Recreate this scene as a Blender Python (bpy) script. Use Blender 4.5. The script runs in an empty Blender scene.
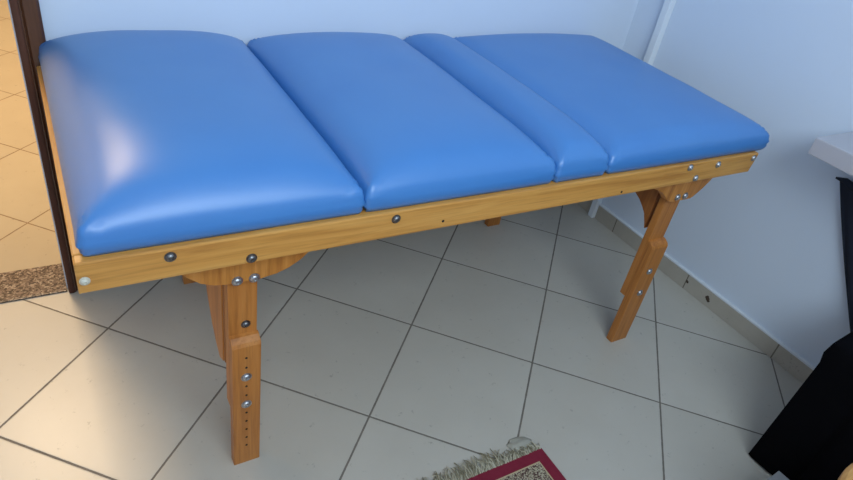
import bpy, bmesh, math, random
from mathutils import Vector, Matrix, noise
random.seed(7)
SC = bpy.context.scene
COL = SC.collection

# ------------------------------------------------------------------ helpers
def link(name, bm, mat, parent=None, smooth=False, angle=None):
    me = bpy.data.meshes.new(name)
    bmesh.ops.recalc_face_normals(bm, faces=bm.faces[:])
    bm.to_mesh(me); bm.free()
    o = bpy.data.objects.new(name, me); COL.objects.link(o)
    mats = mat if isinstance(mat, (list, tuple)) else [mat]
    for m in mats: me.materials.append(m)
    if smooth:
        for p in me.polygons: p.use_smooth = True
        if angle: me.set_sharp_from_angle(angle=math.radians(angle))
    if parent is not None: o.parent = parent
    return o

def empty(name, loc=(0, 0, 0)):
    o = bpy.data.objects.new(name, None); COL.objects.link(o)
    o.location = loc; o.empty_display_size = .05
    return o

def tag(o, label=None, cat=None, group=None, kind=None):
    if label: o['label'] = label
    if cat: o['category'] = cat
    if group: o['group'] = group
    if kind: o['kind'] = kind
    return o

def box(bm, x0, x1, y0, y1, z0, z1, bev=0, seg=2):
    vs = [bm.verts.new((x, y, z)) for x in (x0, x1) for y in (y0, y1) for z in (z0, z1)]
    F = [(0,1,3,2),(4,6,7,5),(0,4,5,1),(2,3,7,6),(0,2,6,4),(1,5,7,3)]
    fs = [bm.faces.new([vs[i] for i in f]) for f in F]
    if bev:
        es = list({e for f in fs for e in f.edges})
        bmesh.ops.bevel(bm, geom=es, offset=bev, segments=seg, profile=.6, affect='EDGES')

def prism(bm, pts, axis, a, b, bev=0):
    """extrude a 2-D outline along an axis; pts are the other two coordinates in order"""
    def mk(p, t):
        if axis == 'x': return (t, p[0], p[1])
        if axis == 'y': return (p[0], t, p[1])
        return (p[0], p[1], t)
    A = [bm.verts.new(mk(p, a)) for p in pts]; B = [bm.verts.new(mk(p, b)) for p in pts]
    fs = [bm.faces.new(A), bm.faces.new(B[::-1])]
    n = len(pts)
    for i in range(n):
        fs.append(bm.faces.new([A[i], B[i], B[(i+1) % n], A[(i+1) % n]]))
    if bev:
        es = list(set(fs[0].edges) | set(fs[1].edges))
        bmesh.ops.bevel(bm, geom=es, offset=bev, segments=2, profile=.6, affect='EDGES')

def lathe(bm, prof, c, axis='z', n=20):
    """prof: list of (radius, height) along axis"""
    rings = []
    for r, h in prof:
        ring = []
        for i in range(n):
            t = 2*math.pi*i/n; a, b = r*math.cos(t), r*math.sin(t)
            v = {'z': (a, b, h), 'y': (a, h, b), 'x': (h, a, b)}[axis]
            ring.append(bm.verts.new(Vector(c)+Vector(v)))
        rings.append(ring)
    for p, q in zip(rings, rings[1:]):
        for i in range(n):
            bm.faces.new([p[i], p[(i+1) % n], q[(i+1) % n], q[i]])
    bm.faces.new(rings[0]); bm.faces.new(rings[-1])

def tube(bm, pts, r, n=6):
    rings = []
    for i, p in enumerate(pts):
        p = Vector(p)
        d = (Vector(pts[min(i+1, len(pts)-1)]) - Vector(pts[max(i-1, 0)])).normalized()
        u = d.cross(Vector((0, 0, 1)))
        if u.length < 1e-4: u = Vector((1, 0, 0))
        u.normalize(); w = d.cross(u)
        rr = r[i] if isinstance(r, (list, tuple)) else r
        rings.append([bm.verts.new(p + rr*(math.cos(2*math.pi*k/n)*u + math.sin(2*math.pi*k/n)*w)) for k in range(n)])
    for p, q in zip(rings, rings[1:]):
        for i in range(n): bm.faces.new([p[i], p[(i+1) % n], q[(i+1) % n], q[i]])
    bm.faces.new(rings[0]); bm.faces.new(rings[-1])

# ------------------------------------------------------------------ material helpers
class N:
    def __init__(s, name):
        s.m = bpy.data.materials.new(name); s.m.use_nodes = True
        s.t = s.m.node_tree; s.t.nodes.clear()
        s.out = s.t.nodes.new('ShaderNodeOutputMaterial')
        s.b = s.t.nodes.new('ShaderNodeBsdfPrincipled')
        s.t.links.new(s.b.outputs[0], s.out.inputs[0])
        s.obj = s.t.nodes.new('ShaderNodeTexCoord').outputs['Object']
    def put(s, inp, v):
        if isinstance(v, bpy.types.NodeSocket): s.t.links.new(v, inp)
        elif isinstance(v, (tuple, list)) and len(v) == 3 and inp.type == 'RGBA': inp.default_value = (*v, 1)
        else: inp.default_value = v
    def set(s, **k):
        for a, v in k.items(): s.put(s.b.inputs[a.replace('_', ' ')], v)
    def math(s, op, a, b=0.0, c=0.0):
        n = s.t.nodes.new('ShaderNodeMath'); n.operation = op
        for i, v in enumerate((a, b, c)): s.put(n.inputs[i], v)
        return n.outputs[0]
    def vmath(s, op, a, b=(0, 0, 0)):
        n = s.t.nodes.new('ShaderNodeVectorMath'); n.operation = op
        s.put(n.inputs[0], a); s.put(n.inputs[1], b)
        return n.outputs['Value'] if op in ('DOT_PRODUCT', 'LENGTH') else n.outputs[0]
    def mapping(s, scale=(1, 1, 1), loc=(0, 0, 0), rot=(0, 0, 0), vec=None):
        n = s.t.nodes.new('ShaderNodeMapping'); s.put(n.inputs[0], vec or s.obj)
        n.inputs['Scale'].default_value = scale; n.inputs['Location'].default_value = loc; n.inputs['Rotation'].default_value = rot
        return n.outputs[0]
    def noise(s, scale, detail=3, rough=.5, vec=None, dist=0):
        n = s.t.nodes.new('ShaderNodeTexNoise'); s.put(n.inputs['Vector'], vec or s.obj)
        n.inputs['Scale'].default_value = scale; n.inputs['Detail'].default_value = detail
        n.inputs['Roughness'].default_value = rough; n.inputs['Distortion'].default_value = dist
        return n.outputs['Fac']
    def voronoi(s, scale, vec=None, out='Color'):
        n = s.t.nodes.new('ShaderNodeTexVoronoi'); s.put(n.inputs['Vector'], vec or s.obj); n.inputs['Scale'].default_value = scale
        return n.outputs[out]
    def ramp(s, fac, stops, interp='LINEAR'):
        n = s.t.nodes.new('ShaderNodeValToRGB'); s.put(n.inputs[0], fac); cr = n.color_ramp; cr.interpolation = interp
        while len(cr.elements) < len(stops): cr.elements.new(.5)
        for e, (p, c) in zip(cr.elements, stops): e.position = p; e.color = (*c, 1)
        return n.outputs[0]
    def mix(s, f, a, b, mode='MIX'):
        n = s.t.nodes.new('ShaderNodeMix'); n.data_type = 'RGBA'; n.blend_type = mode
        s.put(n.inputs[0], f); s.put(n.inputs[6], a); s.put(n.inputs[7], b)
        return n.outputs[2]
    def sep(s, v):
        n = s.t.nodes.new('ShaderNodeSeparateXYZ'); s.put(n.inputs[0], v); return n.outputs
    def bump(s, h, strength=.2, dist=.01):
        n = s.t.nodes.new('ShaderNodeBump'); s.put(n.inputs['Height'], h)
        n.inputs['Strength'].default_value = strength; n.inputs['Distance'].default_value = dist
        s.t.links.new(n.outputs[0], s.b.inputs['Normal'])

def lin(r, g, b):
    f = lambda c: (c/255)/12.92 if c/255 <= .04045 else ((c/255+.055)/1.055)**2.4
    return (f(r), f(g), f(b))

def tile_mat(name, org, ang, size, base, dark, grout, gw=.0055, rough=.22):
    n = N(name)
    u = (math.cos(ang), math.sin(ang), 0); v = (math.sin(ang), -math.cos(ang), 0)
    p = n.vmath('SUBTRACT', n.obj, (org[0], org[1], 0))
    a = n.math('DIVIDE', n.vmath('DOT_PRODUCT', p, u), size); b = n.math('DIVIDE', n.vmath('DOT_PRODUCT', p, v), size)
    def edge(x): # distance to nearest joint, in tiles
        fr = n.math('FRACT', x)
        return n.math('MINIMUM', fr, n.math('SUBTRACT', 1.0, fr))
    wob = n.math('MULTIPLY', n.math('SUBTRACT', n.noise(60, 2), .5), .004)
    d = n.math('ADD', n.math('MINIMUM', edge(a), edge(b)), wob)
    g = n.math('LESS_THAN', d, gw)
    cell = n.t.nodes.new('ShaderNodeCombineXYZ'); n.put(cell.inputs[0], n.math('FLOOR', a)); n.put(cell.inputs[1], n.math('FLOOR', b))
    wn = n.t.nodes.new('ShaderNodeTexWhiteNoise'); n.put(wn.inputs['Vector'], cell.outputs[0])
    col = n.mix(n.math('MULTIPLY', wn.outputs['Value'], .35), base, dark)
    cloud = n.ramp(n.noise(5, 5, .6), [(.35, (0, 0, 0)), (.75, (1, 1, 1))])
    col = n.mix(n.math('MULTIPLY', cloud, .35), col, dark)
    sp = n.noise(34, 4, .75)                                   # scuffs and little stains
    spm = n.ramp(sp, [(.63, (0, 0, 0)), (.70, (1, 1, 1))])
    col = n.mix(n.math('MULTIPLY', spm, .4), col, tuple(c*.35 for c in dark))
    sp2 = n.ramp(n.voronoi(11, out='Distance'), [(.018, (1, 1, 1)), (.03, (0, 0, 0))])
    col = n.mix(n.math('MULTIPLY', sp2, .5), col, tuple(c*.3 for c in dark))
    gcol = n.mix(n.noise(14, 3), grout, tuple(min(1, c*2.2) for c in grout))
    col = n.mix(g, col, gcol)
    n.set(Base_Color=col, Roughness=n.mix(g, (rough,)*3, (.8,)*3))
    n.b.inputs['Specular IOR Level'].default_value = .4
    h = n.ramp(d, [(0, (0, 0, 0)), (gw*1.6, (1, 1, 1))])
    n.bump(n.math('ADD', h, n.math('MULTIPLY', n.noise(8, 2), .12)), .25, .004)
    return n.m

def wood_mat(name, axis, c1, c2, c3, rough=.45, coat=.1, seed=0):
    n = N(name)
    sc = [26, 26, 26]; sc['xyz'.index(axis)] = 1.6
    v = n.mapping(tuple(sc), (seed, seed*.7, seed*1.3))
    f1 = n.noise(1.6, 6, .6, v, .6)
    sc2 = [130, 130, 130]; sc2['xyz'.index(axis)] = 5
    f2 = n.noise(1.5, 3, .6, n.mapping(tuple(sc2), (seed, 0, 0)))
    col = n.ramp(f1, [(.28, c1), (.5, c2), (.72, c3)])
    col = n.mix(n.math('MULTIPLY', n.ramp(f2, [(.5, (0, 0, 0)), (.7, (1, 1, 1))]), .3), col, tuple(c*.55 for c in c1))
    n.set(Base_Color=col, Roughness=rough, Coat_Weight=coat, Coat_Roughness=.25)
    n.bump(f2, .06, .002)
    return n.m

def plain(name, col, rough=.5, metal=0, spec=None, nscale=0, namt=.1, bump=0):
    n = N(name)
    c = col
    if nscale:
        c = n.mix(n.math('MULTIPLY', n.noise(nscale, 4, .6), namt*2), col, tuple(x*.55 for x in col))
    n.set(Base_Color=c, Roughness=rough, Metallic=metal)
    if spec is not None: n.b.inputs['Specular IOR Level'].default_value = spec
    if bump: n.bump(n.noise(nscale or 50, 4, .6), bump, .003)
    return n.m

THETA = -0.78912
M = {}
M['floor'] = tile_mat('glazed_floor_tile', (1.0913, .575), THETA, .4, lin(198, 192, 180), lin(180, 173, 160), lin(94, 88, 80), gw=.0066, rough=.34)
M['hall_floor'] = tile_mat('hallway_floor_tile', (-.208, 1.19), THETA, .386, lin(176, 164, 142), lin(162, 149, 128), lin(96, 78, 58), gw=.006)
def wall_mat(name, col):
    n = N(name)
    f = n.noise(2.2, 5, .6)
    c = n.mix(n.math('MULTIPLY', f, .16), col, tuple(x*.8 for x in col))
    sp = n.ramp(n.voronoi(4.5, out='Distance'), [(.012, (1, 1, 1)), (.022, (0, 0, 0))])
    c = n.mix(n.math('MULTIPLY', sp, .35), c, (.12, .11, .1))
    n.set(Base_Color=c, Roughness=.6); n.b.inputs['Specular IOR Level'].default_value = .3
    n.bump(n.noise(40, 4, .6), .06, .004)
    return n.m
M['wall'] = wall_mat('white_wall_paint', lin(214, 224, 238))
M['hall_wall'] = wall_mat('hallway_wall_paint', lin(232, 222, 204))
M['ceiling'] = plain('ceiling_paint', lin(225, 226, 226), .8)
M['white_trim'] = plain('white_gloss_paint', lin(228, 234, 240), .35, nscale=8, namt=.05)
STAINS = ((.112, .036, .006), (.012, .034, .009), (.004, .026, .006))
def skirt_mat():
    n = N('skirting_tile')
    y = n.sep(n.obj)[1]
    fr = n.math('FRACT', n.math('DIVIDE', n.math('ADD', y, .283+4), .4))
    d = n.math('MINIMUM', fr, n.math('SUBTRACT', 1.0, fr))
    g = n.math('LESS_THAN', d, .006)
    c = n.mix(n.noise(7, 5, .65), lin(196, 190, 178), lin(166, 158, 145))
    st = n.ramp(n.noise(19, 5, .8), [(.62, (0, 0, 0)), (.72, (1, 1, 1))])
    c = n.mix(n.math('MULTIPLY', st, .5), c, lin(96, 84, 66))
    c = n.mix(g, c, lin(116, 108, 96))
    for (py, pz, r) in STAINS:
        d = n.vmath('LENGTH', n.vmath('SUBTRACT', n.obj, (1.926, py, pz)))
        d = n.math('ADD', d, n.math('MULTIPLY', n.math('SUBTRACT', n.noise(120, 2), .5), .008))
        c = n.mix(n.math('LESS_THAN', d, r), c, lin(62, 46, 30))
    n.set(Base_Color=c, Roughness=.35)
    return n.m
M['skirting'] = skirt_mat()
def granite_mat():
    n = N('brown_granite')
    v = n.sep(n.voronoi(190))[0]
    c = n.ramp(v, [(0, lin(62, 50, 44)), (.3, lin(104, 88, 76)), (.62, lin(132, 114, 100)), (.85, lin(160, 144, 128))], 'CONSTANT')
    c = n.mix(n.math('MULTIPLY', n.noise(9, 3), .3), c, lin(96, 80, 66))
    n.set(Base_Color=c, Roughness=.25)
    return n.m
M['granite'] = granite_mat()
M['rail'] = wood_mat('honey_pine_lengthwise', 'x', lin(170, 112, 50), lin(202, 144, 70), lin(214, 160, 86), seed=2)
M['rail_y'] = wood_mat('honey_pine_crosswise', 'y', lin(170, 112, 50), lin(202, 144, 70), lin(214, 160, 86), seed=5)
M['leg'] = wood_mat('amber_leg_wood', 'z', lin(150, 88, 34), lin(186, 118, 52), lin(198, 132, 66), seed=3)
M['leg_dark'] = wood_mat('amber_shaded_wood', 'z', lin(128, 72, 28), lin(158, 96, 42), lin(170, 108, 52), seed=9)  # darker copy of the leg wood, with the braces' shade in its colour
M['gusset'] = wood_mat('amber_plate_wood', 'z', lin(156, 92, 36), lin(192, 126, 54), lin(212, 148, 76), seed=4)
M['plywood'] = plain('plywood_deck', lin(150, 110, 64), .6, nscale=20)
M['steel'] = plain('zinc_steel', (.5, .51, .52), .36, 1)
M['steel_dull'] = plain('aged_steel', (.2, .2, .2), .4, 1)
M['nylon'] = plain('white_nylon_cap', lin(200, 196, 180), .4)
M['hole'] = plain('drilled_hole', (.012, .008, .005), .9)
M['door_dark'] = wood_mat('dark_brown_door_wood', 'z', lin(66, 38, 24), lin(88, 54, 36), lin(104, 68, 46), rough=.3, coat=.3, seed=1)
M['door_edge'] = wood_mat('very_dark_door_edge', 'z', lin(60, 30, 18), lin(78, 42, 26), lin(94, 54, 34), rough=.75, coat=0, seed=6)
def vinyl_mat():
    n = N('blue_vinyl')
    c = n.mix(n.noise(6, 3), lin(66, 129, 194), lin(58, 120, 188))
    n.set(Base_Color=c, Roughness=.42, Coat_Weight=.2, Coat_Roughness=.36)
    n.b.inputs['Specular IOR Level'].default_value = .75
    h = n.math('ADD', n.math('MULTIPLY', n.noise(5, 3, .5), 1.0), n.math('MULTIPLY', n.noise(420, 2), .05))
    n.bump(h, .12, .012)
    return n.m
M['vinyl'] = vinyl_mat()
M['grey_card'] = plain('pale_grey_card', lin(150, 152, 152), .7)
M['shelf'] = plain('white_laminate', lin(180, 178, 184), .45, nscale=5, namt=.05)
M['black'] = plain('black_cloth', (.003, .003, .004), .95, spec=.05, nscale=70, namt=.2, bump=.3)
M['navy_black'] = plain('blue_black_cloth', (.02, .024, .038), .85, spec=.2, nscale=70, namt=.2, bump=.3)
M['stool'] = wood_mat('light_stool_wood', 'x', lin(176, 120, 58), lin(200, 146, 78), lin(214, 162, 94), seed=8)
M['chair'] = wood_mat('chair_wood', 'z', lin(110, 70, 36), lin(140, 92, 50), lin(156, 106, 60), seed=12)

# ------------------------------------------------------------------ setting
XL, XR, YB, YF, ZC = -1.35, 1.938, .80, -1.7, 2.8
YH = 5.2
DX0, DX1, DH = -.98, -.125, 2.04         # doorway
def struct(name, bm, m, parent=None, **k):
    o = link(name, bm, m, parent, **k)
    if parent is None: o['kind'] = 'structure'
    return o
bm = bmesh.new(); box(bm, XL, XR+.12, YF, YB, -.05, 0); struct('floor', bm, M['floor'])
bm = bmesh.new(); box(bm, XL, 1.2, .92, YH, -.05, 0); struct('floor_hallway', bm, M['hall_floor'])
bm = bmesh.new()
box(bm, XL, DX0, YB, .92, -.05, ZC); box(bm, DX1, XR+.12, YB, .92, -.05, ZC); box(bm, DX0, DX1, YB, .92, DH, ZC)
struct('wall_back', bm, M['wall'])
bm = bmesh.new(); box(bm, XR, XR+.12, YF-.12, YB, -.05, ZC); struct('wall_right', bm, M['wall'])
bm = bmesh.new(); box(bm, XL-.12, XL, YF-.12, .92, -.05, ZC); struct('wall_left', bm, M['wall'])
WX0, WX1, WZ0, WZ1 = -.55, 1.05, 1.45, 2.6
bm = bmesh.new()
box(bm, XL, WX0, YF-.12, YF, -.05, ZC); box(bm, WX1, XR, YF-.12, YF, -.05, ZC)
box(bm, WX0, WX1, YF-.12, YF, -.05, WZ0); box(bm, WX0, WX1, YF-.12, YF, WZ1, ZC)
struct('wall_front', bm, M['wall'])
bm = bmesh.new(); box(bm, XL-.12, XR+.12, YF-.12, YH+.12, ZC, ZC+.1); struct('ceiling', bm, M['ceiling'])
bm = bmesh.new(); box(bm, XL-.12, XL, .92, YH, -.05, ZC); struct('wall_hallway_left', bm, M['hall_wall'])
bm = bmesh.new(); box(bm, 1.2, 1.32, .92, YH, -.05, ZC); struct('wall_hallway_right', bm, M['hall_wall'])
bm = bmesh.new(); box(bm, XL, 1.32, YH, YH+.12, -.05, ZC); struct('wall_hallway_end', bm, M['hall_wall'])
# slim white trunking beside the corner
bm = bmesh.new(); box(bm, 1.908, XR, .632, .660, 0, ZC, .003); struct('trim_1', bm, M['white_trim'])
# skirting tiles with a painted top bead
bm = bmesh.new(); box(bm, XR-.012, XR, YF, .632, 0, .066, .002); box(bm, XR-.012, XR, .660, YB, 0, .066, .002); o = struct('baseboard_right', bm, M['skirting'])
bm = bmesh.new(); box(bm, XR-.014, XR, YF, .632, .066, .074, .002); box(bm, XR-.014, XR, .660, YB, .066, .074, .002); struct('baseboard_bead', bm, M['white_trim'], o)
bm = bmesh.new(); box(bm, -.06, XR-.014, YB-.012, YB, 0, .066, .002); o = struct('baseboard_back', bm, M['skirting'])
bm = bmesh.new(); box(bm, -.06, XR-.014, YB-.014, YB, .066, .074, .002); struct('baseboard_bead', bm, M['white_trim'], o)
# threshold
bm = bmesh.new(); box(bm, DX0, DX1, .78, .922, 0, .006, .002); struct('trim_2', bm, M['granite'])
# door frame (opening only, no leaf in sight)
door = empty('door_1', (0, 0, 0)); door['kind'] = 'structure'
def casing(bm, x0, x1, flip):
    # profile (x,y): rounded outer lip
    s = -1 if flip else 1; a = x1 if flip else x0; w = x1-x0
    P = [(0, .92), (0, .776), (.004, .772), (.018, .772), (.021, .779), (.024, .776), (w-.006, .774), (w, .780), (w, .80), (.03, .80), (.03, .92)]
    prism(bm, [(a+s*p[0], p[1]) for p in P], 'z', 0, DH+.05)
bm = bmesh.new(); casing(bm, -.120, -.063, False); link('door_jamb', bm, M['door_dark'], door)
bm = bmesh.new(); box(bm, -.1215, -.1045, .766, .90, 0, DH+.04, .005); link('jamb_stop', bm, M['door_edge'], door)
bm = bmesh.new(); casing(bm, DX0-.06, DX0+.002, True); link('door_jamb', bm, M['door_dark'], door)
bm = bmesh.new(); box(bm, DX0-.06, -.063, .774, .92, DH-.002, DH+.06, .003); link('door_head', bm, M['door_dark'], door)
# window behind the photographer
win = empty('window_1', (0, 0, 0)); win['kind'] = 'structure'
bm = bmesh.new()
for x0, x1, z0, z1 in ((WX0, WX0+.05, WZ0, WZ1), (WX1-.05, WX1, WZ0, WZ1), (WX0, WX1, WZ0, WZ0+.05), (WX0, WX1, WZ1-.05, WZ1), (.225, .275, WZ0, WZ1)):
    box(bm, x0, x1, YF-.08, YF-.03, z0, z1, .003)
link('window_frame', bm, M['white_trim'], win)
bm = bmesh.new(); box(bm, WX0-.03, WX1+.03, YF-.1, YF+.05, WZ0-.03, WZ0, .004); link('window_sill', bm, M['white_trim'], win)

# ------------------------------------------------------------------ massage table
table = empty('massage_table', (.83, .37, 0))
tag(table, 'wooden massage table with four padded blue vinyl cushions and adjustable legs', 'massage table')
TO = Vector((.83, .37, 0))
def tpart(name, bm, m, parent=None, **k):
    """geometry written in room coordinates, stored relative to the table's base"""
    bmesh.ops.translate(bm, verts=bm.verts[:], vec=-TO)
    return link(name, bm, m, parent or table, **k)
X0, X1, YA, YZ = -.0928, 1.658, -.050, .790      # table top
YW = .735                                          # outer face of the rear legs
RB, RT = .645, .7055
def rail(y0, y1):
    bm = bmesh.new()
    prism(bm, [(X0, RB), (X1-.010, RB), (X1, RT-.004), (X1-.003, RT), (X0+.003, RT), (X0, RT-.003)], 'y', y0, y1, .0035)
    return bm
front = tpart('side_rail', rail(YA, YA+.024), M['rail'])
rear = tpart('side_rail', rail(YZ-.024, YZ), M['rail'])
bm = bmesh.new(); box(bm, X0, X0+.022, YA+.024, YZ-.024, RB, RT, .003); tpart('end_rail', bm, M['rail_y'])
bm = bmesh.new(); box(bm, X1-.034, X1-.012, YA+.024, YZ-.024, RB, RT, .003); tpart('end_rail', bm, M['rail_y'])
bm = bmesh.new(); box(bm, X0+.022, X1-.034, YA+.024, YZ-.024, .692, .7045); tpart('deck_panel', bm, M['plywood'])

def bolt(parent, x, z, y, out=-1, r=.0085, m='steel'):
    bm = bmesh.new()
    s = out
    lathe(bm, [(r*1.25, 0), (r*1.25, s*.0012), (r*.98, s*.0014), (r*.95, s*.003), (r*.75, s*.0052), (r*.42, s*.0062), (r*.38, s*.0045)], (x, y, z), 'y', 18)
    return tpart('bolt', bm, M[m], parent, smooth=True, angle=35)
for x, z, m in ((.0474, .689, 'steel_dull'), (.4715, .689, 'steel_dull'), (.183, .656, 'steel_dull'),
                (1.359, .695, 'steel'), (1.403, .657, 'steel'), (1.479, .690, 'steel'), (1.638, .692, 'steel')):
    bolt(front, x, z, YA, r=.008, m=m)
bolt(front, -.0815, .670, YA, r=.0065, m='nylon')
for x, z in ((.587, .663), (1.119, .655)):
    bm = bmesh.new(); lathe(bm, [(.0032, .0005), (.0032, -.0006)], (x, YA, z), 'y', 12); tpart('screw_hole', bm, M['hole'], front)
for xa in (.157, 1.415):
    bm = bmesh.new(); box(bm, xa, xa+.06, .062, YW-.062, .650, .692, .002); tpart('cross_bar', bm, M['rail_y'])

def make_leg(x0, x1, right, rearside, brace, yoff=0):
    strip = not right and not rearside
    f = (lambda y: YW-y) if rearside else (lambda y: y-yoff)
    out = 1 if rearside else -1
    yy = lambda a, b: (min(f(a), f(b)), max(f(a), f(b)))
    # upper board
    a, b = yy(.025, .052 if strip else .046)
    bm = bmesh.new(); box(bm, x0, x1, a, b, .186, .692, .002); up = tpart('leg', bm, M['leg'])
    # thin second strip laminated behind it
    a, b = yy(.0525, .060)
    if strip: bm = bmesh.new(); box(bm, x0-.001, x1, a, b, .30 if strip else .30, .692, .001); tpart('leg_strip', bm, M['leg_dark'] if strip else M['leg'], up)
    # curved brace standing behind the leg
    bx = x0-.004 if not right else x0+.006
    bm = bmesh.new(); prism(bm, [(f(p[0]), p[1]) for p in brace], 'x', bx, bx+.02, .0015); tpart('brace', bm, M['leg'] if strip else M['leg_dark'], up)  # left front brace takes the lighter wood: warm light put into its colour
    # height-adjustable lower board with sloping ledge
    a, b = f(0), f(.0248)
    zt = .392
    prof = [(f(0), .0), (f(.0248), .0), (f(.0248), zt+.012), (f(.016), zt+.010), (f(.004), zt+.002), (f(0.0), zt-.006)]
    bm = bmesh.new(); prism(bm, prof, 'x', x0, x1+.002, .002); lo = tpart('lower_leg', bm, M['leg'], up)
    # drilled adjustment holes
    xc = (x0+x1)/2
    for k in range(11 if strip else 0):
        if k in (5, 8): continue
        bm = bmesh.new(); lathe(bm, [(.0028, -.0004*out), (.0028, .0006*out)], (xc, f(0), .064+.029*k), 'y', 10)
        tpart('adjustment_hole', bm, M['hole'], lo)
    for z in (.209, .296): bolt(up, xc, z, f(0), out, .0095)
    if strip: bolt(up, xc+.006, .428, f(.025), out, .008, 'steel_dull')
    # curved plate under the rail
    if right: P = [(x0-.11, .692), (x0-.11, .615), (x0-.068, .600), (x0-.048, .582), (x0-.034, .566), (x0-.012, .557), (x1+.004, .556), (x1+.016, .562), (x1+.040, .583), (x1+.062, .607), (x1+.085, .64), (x1+.095, .692)]
    else:
        P = [(x0-.12, .692), (x0-.105, .63), (x0-.08, .598), (x0-.055, .577), (x0-.03, .566), (x0-.005, .563)]
        P += [(x1+.0, .562), (x1+.03, .566), (x1+.055, .575), (x1+.078, .589), (x1+.094, .605), (x1+.12, .64), (x1+.135, .692)]
    a, b = yy(.001, .0246)
    bm = bmesh.new(); prism(bm, P, 'y', a, b, .0015); tpart('gusset_plate', bm, M['gusset'], up)
    for dx in (-.017, .016): bolt(up, xc+dx-(.008 if right else 0), .571 if right else .567, f(.001), out, .0088)
    return up
BL = [(.06, .65), (.06, .30), (.088, .285), (.118, .305), (.15, .335), (.19, .40), (.215, .47), (.235, .56), (.245, .65)]
BR = [(.0605, .65), (.0605, .425), (.070, .452), (.080, .468), (.094, .484), (.115, .498), (.14, .510), (.18, .535), (.22, .58), (.24, .65)]
make_leg(.158, .218, False, False, BL); make_leg(1.411, 1.480, True, False, BR, .014)
make_leg(.196, .256, False, True, BR); make_leg(1.393, 1.453, True, True, BR)

# cushions -----------------------------------------------------------------
def cushion(x0, x1, y0, y1, z0, hs, fil, rr, crown, crown_end=(1, 1), seed=0):
    """padded pad: straight sides, rounded shoulder and a crowned top"""
    L, W = x1-x0, y1-y0
    def samples(n, length):
        out = []
        k = 12
        for i in range(k): out.append((i/k)**1.5*.10)
        m = max(6, int((length-.2)/.025))
        for i in range(m+1): out.append(.10+(length-.2)*i/m)
        for i in range(k-1, -1, -1): out.append(length-(i/k)**1.5*.10)
        return out
    us = samples(0, L) if L > .25 else [L*(.5-.5*math.cos(math.pi*i/30)) for i in range(31)]
    vs = samples(0, W)
    PR = .013
    bm = bmesh.new(); grid = {}
    for i, u in enumerate(us):
        for j, v in enumerate(vs):
            du, dv = min(u, L-u), min(v, W-v)
            d = ((du+1e-5)**-5+(dv+1e-5)**-5)**(-1/5)
            d = min(d, min(du, dv))
            t = min(d/rr, 1)
            z = hs + fil*math.sqrt(max(0, 1-(1-t)**2))
            s, q = abs(2*u/L-1), abs(2*v/W-1)
            z += crown*(1-s**(2.2 if x0 > 1.04 else 3.0))*(1-q**5.5)
            # plan outline: rounded corners and gently bulging sides
            x, y = u, v
            a, b = max(0, PR-du), max(0, PR-dv)
            if a > 0 and b > 0:
                k = max(a, b)/math.hypot(a, b)
                x = (PR-a*k) if u < L/2 else L-(PR-a*k)
                y = (PR-b*k) if v < W/2 else W-(PR-b*k)
            # gathered creases fanning from the corners
            dc = math.hypot(du, dv)
            ang = math.atan2(dv, du+1e-6)
            z += .0030*math.sin(ang*24+seed)*math.exp(-((dc-.026)/.018)**2)
            z += .0016*noise.noise(Vector(((x0+u)*7, (y0+v)*7, seed)))
            grid[i, j] = bm.verts.new((x0+x, y0+y, z0+z))
    nu, nv = len(us), len(vs)
    for i in range(nu-1):
        for j in range(nv-1):
            bm.faces.new([grid[i, j], grid[i+1, j], grid[i+1, j+1], grid[i, j+1]])
    ring = [(i, 0) for i in range(nu)] + [(nu-1, j) for j in range(1, nv)] + [(i, nv-1) for i in range(nu-2, -1, -1)] + [(0, j) for j in range(nv-2, 0, -1)]
    for w in bm.verts:      # the pads sit a touch skewed on the frame, seams drifting right towards the wall
        w.co.x += .020*(w.co.x+.08)*(w.co.y-y0)/W
    prev = [grid[k] for k in ring]
    cx, cy = (x0+x1)/2, (y0+y1)/2
    top = [v.co.copy() for v in prev]
    for s in range(1, 6):
        cur = []
        for n_, c in enumerate(top):
            f = s/5
            nx = (c.x-cx)/(L/2); ny = (c.y-cy)/(W/2)
            bul = .003*math.sin(math.pi*f) - .004*f*f
            sk = .020*(c.x+.08)*(c.y-y0)/W
            nx = (c.x-sk-cx)/(L/2)
            du, dv = min(c.x-sk-x0, x1-c.x+sk), min(c.y-y0, y1-c.y)
            cdist = math.hypot(max(du, 0), max(dv, 0))
            wr = .0026*math.sin(f*19+seed*2)*math.exp(-cdist/.022)
            ox = (bul+wr)*math.copysign(1, nx) if abs(nx) > .985 or (L < .3 and abs(nx) > .93) else 0
            oy = (bul+wr)*math.copysign(1, ny) if abs(ny) > .965 else 0
            cur.append(bm.verts.new((c.x+ox, c.y+oy, z0+(c.z-z0)*(1-f))))
        m = len(prev)
        for k in range(m):
            bm.faces.new([prev[k], cur[k], cur[(k+1) % m], prev[(k+1) % m]])
        prev = cur
    bm.faces.new(prev)
    return bm
CY0, CY1, CZ = -.041, .785, .7058
spec = [(-.0815, .4040), (.4066, .8830), (.8856, 1.0500), (1.0526, 1.697)]
for i, (a, b) in enumerate(spec):
    bm = cushion(a, b, CY0, CY1, CZ, .036, .035, .062 if i != 2 else .05, (.054, .042, .030, .028)[i], seed=i*1.7)
    cu = tpart('cushion', bm, M['vinyl'], smooth=True)
    if i == 2: cu['label'] = 'narrow blue vinyl cushion strip between two wide cushions'

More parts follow.
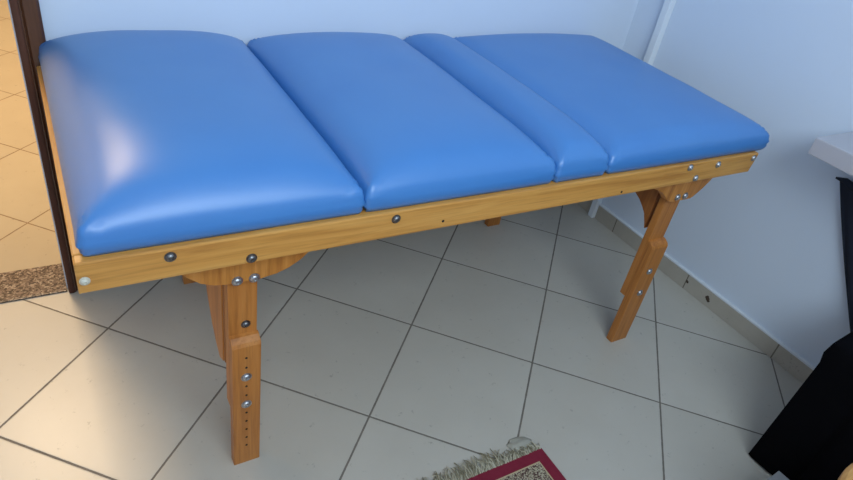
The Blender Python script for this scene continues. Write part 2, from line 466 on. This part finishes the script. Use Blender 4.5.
# ------------------------------------------------------------------ rug with fringe
RX0, RX1, RY0, RY1 = .22, .908, -1.42, -.263
def rug_mat():
    n = N('woven_rug')
    x, y, _ = n.sep(n.obj)
    dx = n.math('MINIMUM', n.math('SUBTRACT', x, RX0), n.math('SUBTRACT', RX1, x))
    dy = n.math('MINIMUM', n.math('SUBTRACT', y, RY0), n.math('SUBTRACT', RY1, y))
    d = n.math('MINIMUM', dx, dy)
    cell = n.sep(n.voronoi(360))[0]
    speck = n.ramp(cell, [(0, lin(92, 66, 62)), (.34, lin(176, 164, 138)), (.6, lin(120, 108, 92)), (.82, lin(190, 180, 156))], 'CONSTANT')
    red = n.mix(n.noise(60, 4, .7), lin(142, 48, 66), lin(120, 38, 54))
    mot = n.math('LESS_THAN', n.voronoi(18, out='Distance'), .34)
    inner = n.mix(mot, red, speck)
    cream = lin(196, 176, 140)
    def band(lo, a, b):
        return n.mix(n.math('GREATER_THAN', d, lo), a, b)
    c = band(.032, red, cream); c = band(.0355, c, speck); c = band(.075, c, red); c = band(.085, c, cream); c = band(.088, c, inner)
    c = band(.17, c, cream); c = band(.174, c, red)
    n.set(Base_Color=c, Roughness=.95); n.b.inputs['Specular IOR Level'].default_value = .1
    n.bump(n.noise(500, 3, .8), .6, .003)
    return n.m
rug = empty('rug', ((RX0+RX1)/2, (RY0+RY1)/2, 0))
tag(rug, 'dark red patterned rug with pale fringe lying on the tiled floor', 'rug')
bm = bmesh.new(); nx, ny = 40, 60; g = {}
for lev in (0, 1):
    for i in range(nx+1):
        for j in range(ny+1):
            x = RX0+(RX1-RX0)*i/nx; y = RY0+(RY1-RY0)*j/ny
            w = .0012*noise.noise(Vector((x*6, y*6, 0)))
            ex = .0008*noise.noise(Vector((y*25, 3, 1))) if i in (0, nx) else 0
            g[lev, i, j] = bm.verts.new((x+ex, y, .0008+lev*(.0055+w)))
for i in range(nx):
    for j in range(ny):
        bm.faces.new([g[1, i, j], g[1, i+1, j], g[1, i+1, j+1], g[1, i, j+1]])
        bm.faces.new([g[0, i, j], g[0, i, j+1], g[0, i+1, j+1], g[0, i+1, j]])
for i in range(nx):
    for j in (0, ny): bm.faces.new([g[0, i, j], g[0, i+1, j], g[1, i+1, j], g[1, i, j]])
for j in range(ny):
    for i in (0, nx): bm.faces.new([g[0, i, j], g[0, i, j+1], g[1, i, j+1], g[1, i, j]])
pile = link('woven_pile', bm, rug_mat()); pile.parent = rug; pile.matrix_parent_inverse = Matrix.Translation(-rug.location)
M['fringe'] = plain('cream_fringe_yarn', lin(206, 198, 174), .95, spec=.1, nscale=45, namt=.35)
M['fringe2'] = plain('darker_fringe_yarn', lin(152, 144, 120), .95, spec=.1, nscale=45, namt=.3)  # darker yarn tone, given to strands at random
for yb, sgn in ((RY1, 1), (RY0, -1)):
    bm = bmesh.new(); x = RX0+.002
    while x < RX1-.002:
        ln = random.uniform(.022, .052)*(1.15 if x < .78 else .72)
        bend = random.uniform(-.6, .6)+.25*math.sin(x*37); lift = random.uniform(.002, .012)
        pts = []; cur = Vector((x, yb-.003*sgn, .004)); a = math.pi/2+random.uniform(-.35, .35)
        for k in range(6):
            pts.append(cur.copy()); a += bend/5+random.uniform(-.28, .28)
            cur = cur+Vector((math.cos(a), math.sin(a)*sgn, 0))*ln/5
            cur.z = max(.0016, .003+lift*math.sin(math.pi*(k+1)/5.5))
        nf = len(bm.faces)
        tube(bm, pts, [.0014, .0015, .0014, .0013, .0012, .0009], 4)
        bm.faces.ensure_lookup_table()
        if random.random() < .4:
            for f in bm.faces[nf:]: f.material_index = 1
        x += random.uniform(.0009, .0019)
    fr = link('fringe', bm, [M['fringe'], M['fringe2']]); fr.parent = rug; fr.matrix_parent_inverse = Matrix.Translation(-rug.location)
    fr['kind'] = 'stuff'
# crumpled grey scrap at the fringe
bm = bmesh.new()
bmesh.ops.create_icosphere(bm, subdivisions=4, radius=1)
for v in bm.verts:
    c = v.co.copy()
    k = 1+.22*noise.noise(c*1.7)+.10*noise.noise(c*4.1)
    v.co = Vector((c.x*.038*k, c.y*.021*k, max(-.0, c.z)*.012*k))
o = link('crumpled_scrap', bm, plain('grey_fluff', lin(172, 168, 154), .8, nscale=60, namt=.2, bump=.4), smooth=True)
o.location = (.864, -.228, .0005); o.rotation_euler.z = math.radians(-12)
tag(o, 'small crumpled grey scrap beside the rug fringe', 'scrap')

# ------------------------------------------------------------------ white wall shelf
sh = empty('wall_shelf', (XR, -.75, .75))
tag(sh, 'thick white laminate shelf projecting from the right wall', 'shelf')
bm = bmesh.new(); box(bm, 1.708-XR, 0, -1.4+.75, -.147+.75, .0, .05, .003); link('shelf_board', bm, M['shelf'], sh)
bm = bmesh.new(); prism(bm, [(-.19, 0), (0, 0), (0, -.16), (-.02, -.16), (-.17, -.02), (-.19, -.02)], 'y', -.62, -.60, .002); link('bracket', bm, M['shelf'], sh)

# ------------------------------------------------------------------ cloth pieces on the right
def sheet(name, fn, nu, nv, mat, thick=.004):
    bm = bmesh.new(); g = {}
    for i in range(nu+1):
        for j in range(nv+1): g[i, j] = bm.verts.new(fn(i/nu, j/nv))
    for i in range(nu):
        for j in range(nv): bm.faces.new([g[i, j], g[i+1, j], g[i+1, j+1], g[i, j+1]])
    o = link(name, bm, mat, smooth=True)
    m = o.modifiers.new('s', 'SOLIDIFY'); m.thickness = thick; m.offset = 0
    return o
# garment on a hook under the shelf
def garm(u, v):
    z = .668-.42*v
    left = -.180-.235*v-.03*v*v
    right = -.72+.04*v
    y = left+(right-left)*u
    x = 1.900+.014*math.sin(u*21+v*2)*(.35+.65*v)+.006*math.sin(u*47+1)
    z += -.02*abs(math.sin(u*3.1+.3))*(1-v)
    return (x, y, z)
gm = empty('black_garment', (1.90, -.45, .24))
tag(gm, 'dark blue-black garment hanging beneath the white wall shelf', 'garment')
def gpart(o): o.parent = gm; o.matrix_parent_inverse = Matrix.Translation(-gm.location)
gpart(sheet('hanging_cloth', garm, 70, 40, M['navy_black'], .005))
bm = bmesh.new(); tube(bm, [(1.90+.004*math.sin(k*1.3), -.172-.026*k, .660+.004*math.sin(k*1.9)) for k in range(21)], [.003, .009]+[.012]*18+[.006], 10)
gpart(link('collar', bm, M['navy_black'], smooth=True))
for y in (-.36, -.60):
    bm = bmesh.new(); tube(bm, [(1.90, y, .7495), (1.90, y, .70), (1.90, y, .662)], .004, 8)
    gpart(link('hanging_loop', bm, M['black']))

# chair beneath the black cloth
CX0, CX1, CYA, CYB = 1.50, 1.80, -.98, -.56
ch = empty('wooden_chair', ((CX0+CX1)/2, (CYA+CYB)/2, 0))
tag(ch, 'wooden seat almost wholly hidden under the floor-length black cloth', 'chair')
def cpart(name, bm, m):
    o = link(name, bm, m); o.parent = ch; o.matrix_parent_inverse = Matrix.Translation(-ch.location); return o
bm = bmesh.new(); box(bm, CX0, CX1, CYA, CYB, .415, .44, .004); cpart('seat', bm, M['chair'])
for x in (CX0+.07, CX1-.03):
    for y in (CYA+.03, CYB-.03):
        bm = bmesh.new(); prism(bm, [(x-.016, y-.016), (x+.016, y-.016), (x+.016, y+.016), (x-.016, y+.016)], 'z', 0, .415, .002); cpart('leg', bm, M['chair'])
# floor-length cloth over the seat
DXA, DXB, DYA, DYB, DZ = 1.482, 1.82, -1.0, -.533, .447
def drape():
    bm = bmesh.new()
    per = []
    R_ = .025
    cor = [(DXA, DYB, 1, -1), (DXA, DYA, 1, 1), (DXB, DYA, -1, 1), (DXB, DYB, -1, -1)]
    # perimeter points counter-clockwise from far-left corner
    def edge(a, b, n): return [(a[0]+(b[0]-a[0])*k/n, a[1]+(b[1]-a[1])*k/n) for k in range(n)]
    C4 = [(DXA, DYB), (DXA, DYA), (DXB, DYA), (DXB, DYB)]
    for k in range(4): per += edge(C4[k], C4[(k+1) % 4], 40)
    cx, cy = (DXA+DXB)/2, (DYA+DYB)/2
    n = len(per); rings = []
    # top: from the centre outwards
    for f in (.25, .5, .75, .93, .985):
        rings.append([bm.verts.new((cx+(x-cx)*f, cy+(y-cy)*f, DZ+.006+.22*max(0, cx+(x-cx)*f-DXA)*1.0+.004*noise.noise(Vector((x*9*f, y*9*f, 2))))) for x, y in per])
    for s in range(0, 15):
        f = s/14; ring = []
        for k, (x, y) in enumerate(per):
            dx, dy = x-cx, y-cy; l = math.hypot(dx, dy)
            t = k/n*2*math.pi
            fold = (.016*math.sin(t*13+.8)+.008*math.sin(t*29))*f
            flare = .012*f
            hem = .006
            near = min(1, (DYB-y)/.05, (x-DXA)/.05) if (x < DXA+.05 and y > DYB-.05) else 1
            if x < DXA+.03 and y > DYB-.06: fold *= .15
            zt_ = DZ+.22*max(0, x-DXA)
            z = zt_-(zt_-hem)*f
            flare += .009*math.exp(-((f-.05)/.045)**2)
            ring.append(bm.verts.new((x+dx/l*(fold+flare), min(y+dy/l*(fold+flare), DYB+.012), z)))
        rings.append(ring)
    for p, q in zip(rings, rings[1:]):
        for k in range(n): bm.faces.new([p[k], p[(k+1) % n], q[(k+1) % n], q[k]])
    bm.faces.new(rings[0])
    return bm
o = link('black_cloth', drape(), M['black'], smooth=True, angle=60)
m = o.modifiers.new('s', 'SOLIDIFY'); m.thickness = .004; m.offset = 0
tag(o, 'black floor-length cloth draped over a seat by the right wall', 'cloth')

# round wooden stool in the near right corner
st = empty('round_stool', (1.155, -.925, 0))
tag(st, 'light wooden stool edge in the bottom right corner before the black cloth', 'stool')
bm = bmesh.new(); lathe(bm, [(.02, .425), (.155, .425), (.163, .431), (.163, .445), (.156, .451), (.02, .452)], (0, 0, 0), 'z', 48); link('seat', bm, M['stool'], st, smooth=True, angle=40)
for k in range(4):
    a = math.pi/4+k*math.pi/2
    bm = bmesh.new(); tube(bm, [(.15*math.cos(a), .15*math.sin(a), 0), (.105*math.cos(a), .105*math.sin(a), .425)], [.014, .018], 12); link('leg', bm, M['stool'], st, smooth=True, angle=40)

# pale box whose corner just enters the frame
bx = empty('storage_box', (1.354, -.678, 0)); bx.rotation_euler.z = math.radians(4)
tag(bx, 'pale grey box corner at the bottom edge before the black cloth', 'box')
bm = bmesh.new(); box(bm, -.042, .042, -.052, .052, 0, .085, .003); link('box_body', bm, M['grey_card'], bx)
bm = bmesh.new(); box(bm, -.044, .044, -.054, .054, .0855, .105, .003); link('lid', bm, M['grey_card'], bx)

# ------------------------------------------------------------------ light
def area(name, loc, rot, sx, sy, power, col):
    d = bpy.data.lights.new(name, 'AREA'); d.shape = 'RECTANGLE'; d.size = sx; d.size_y = sy; d.energy = power; d.color = col
    o = bpy.data.objects.new(name, d); COL.objects.link(o); o.location = loc; o.rotation_euler = rot; return o
area('window_daylight', (.25, YF-.02, 2.03), (math.radians(80), 0, math.radians(-14)), 1.5, 1.05, 44, (.74, .89, 1.0))
area('hallway_lamp', (-.4, 2.3, 2.62), (0, 0, 0), .5, .9, 82, (1.0, .73, .44))
W = bpy.data.worlds.new('sky'); SC.world = W; W.use_nodes = True
bg = W.node_tree.nodes['Background']; bg.inputs[0].default_value = (.62, .78, 1.0, 1); bg.inputs[1].default_value = .9

# ------------------------------------------------------------------ camera
R_ = ((0.85888, -0.48701, 0.15857), (-0.16471, -0.55579, -0.81484), (0.48497, 0.67373, -0.55757))
cd = bpy.data.cameras.new('camera'); cam = bpy.data.objects.new('camera', cd); COL.objects.link(cam)
cd.sensor_width = 36; cd.lens = 26.5156; cd.clip_start = .02
mw = Matrix.Identity(4)
for i in range(3):
    mw[i][0] = R_[0][i]; mw[i][1] = -R_[1][i]; mw[i][2] = -R_[2][i]
mw[0][3], mw[1][3], mw[2][3] = -.0884, -.94294, 1.35975
cam.matrix_world = mw
SC.camera = cam
SC.view_settings.view_transform = 'Standard'
SC.view_settings.look = 'None'
SC.view_settings.exposure = 0
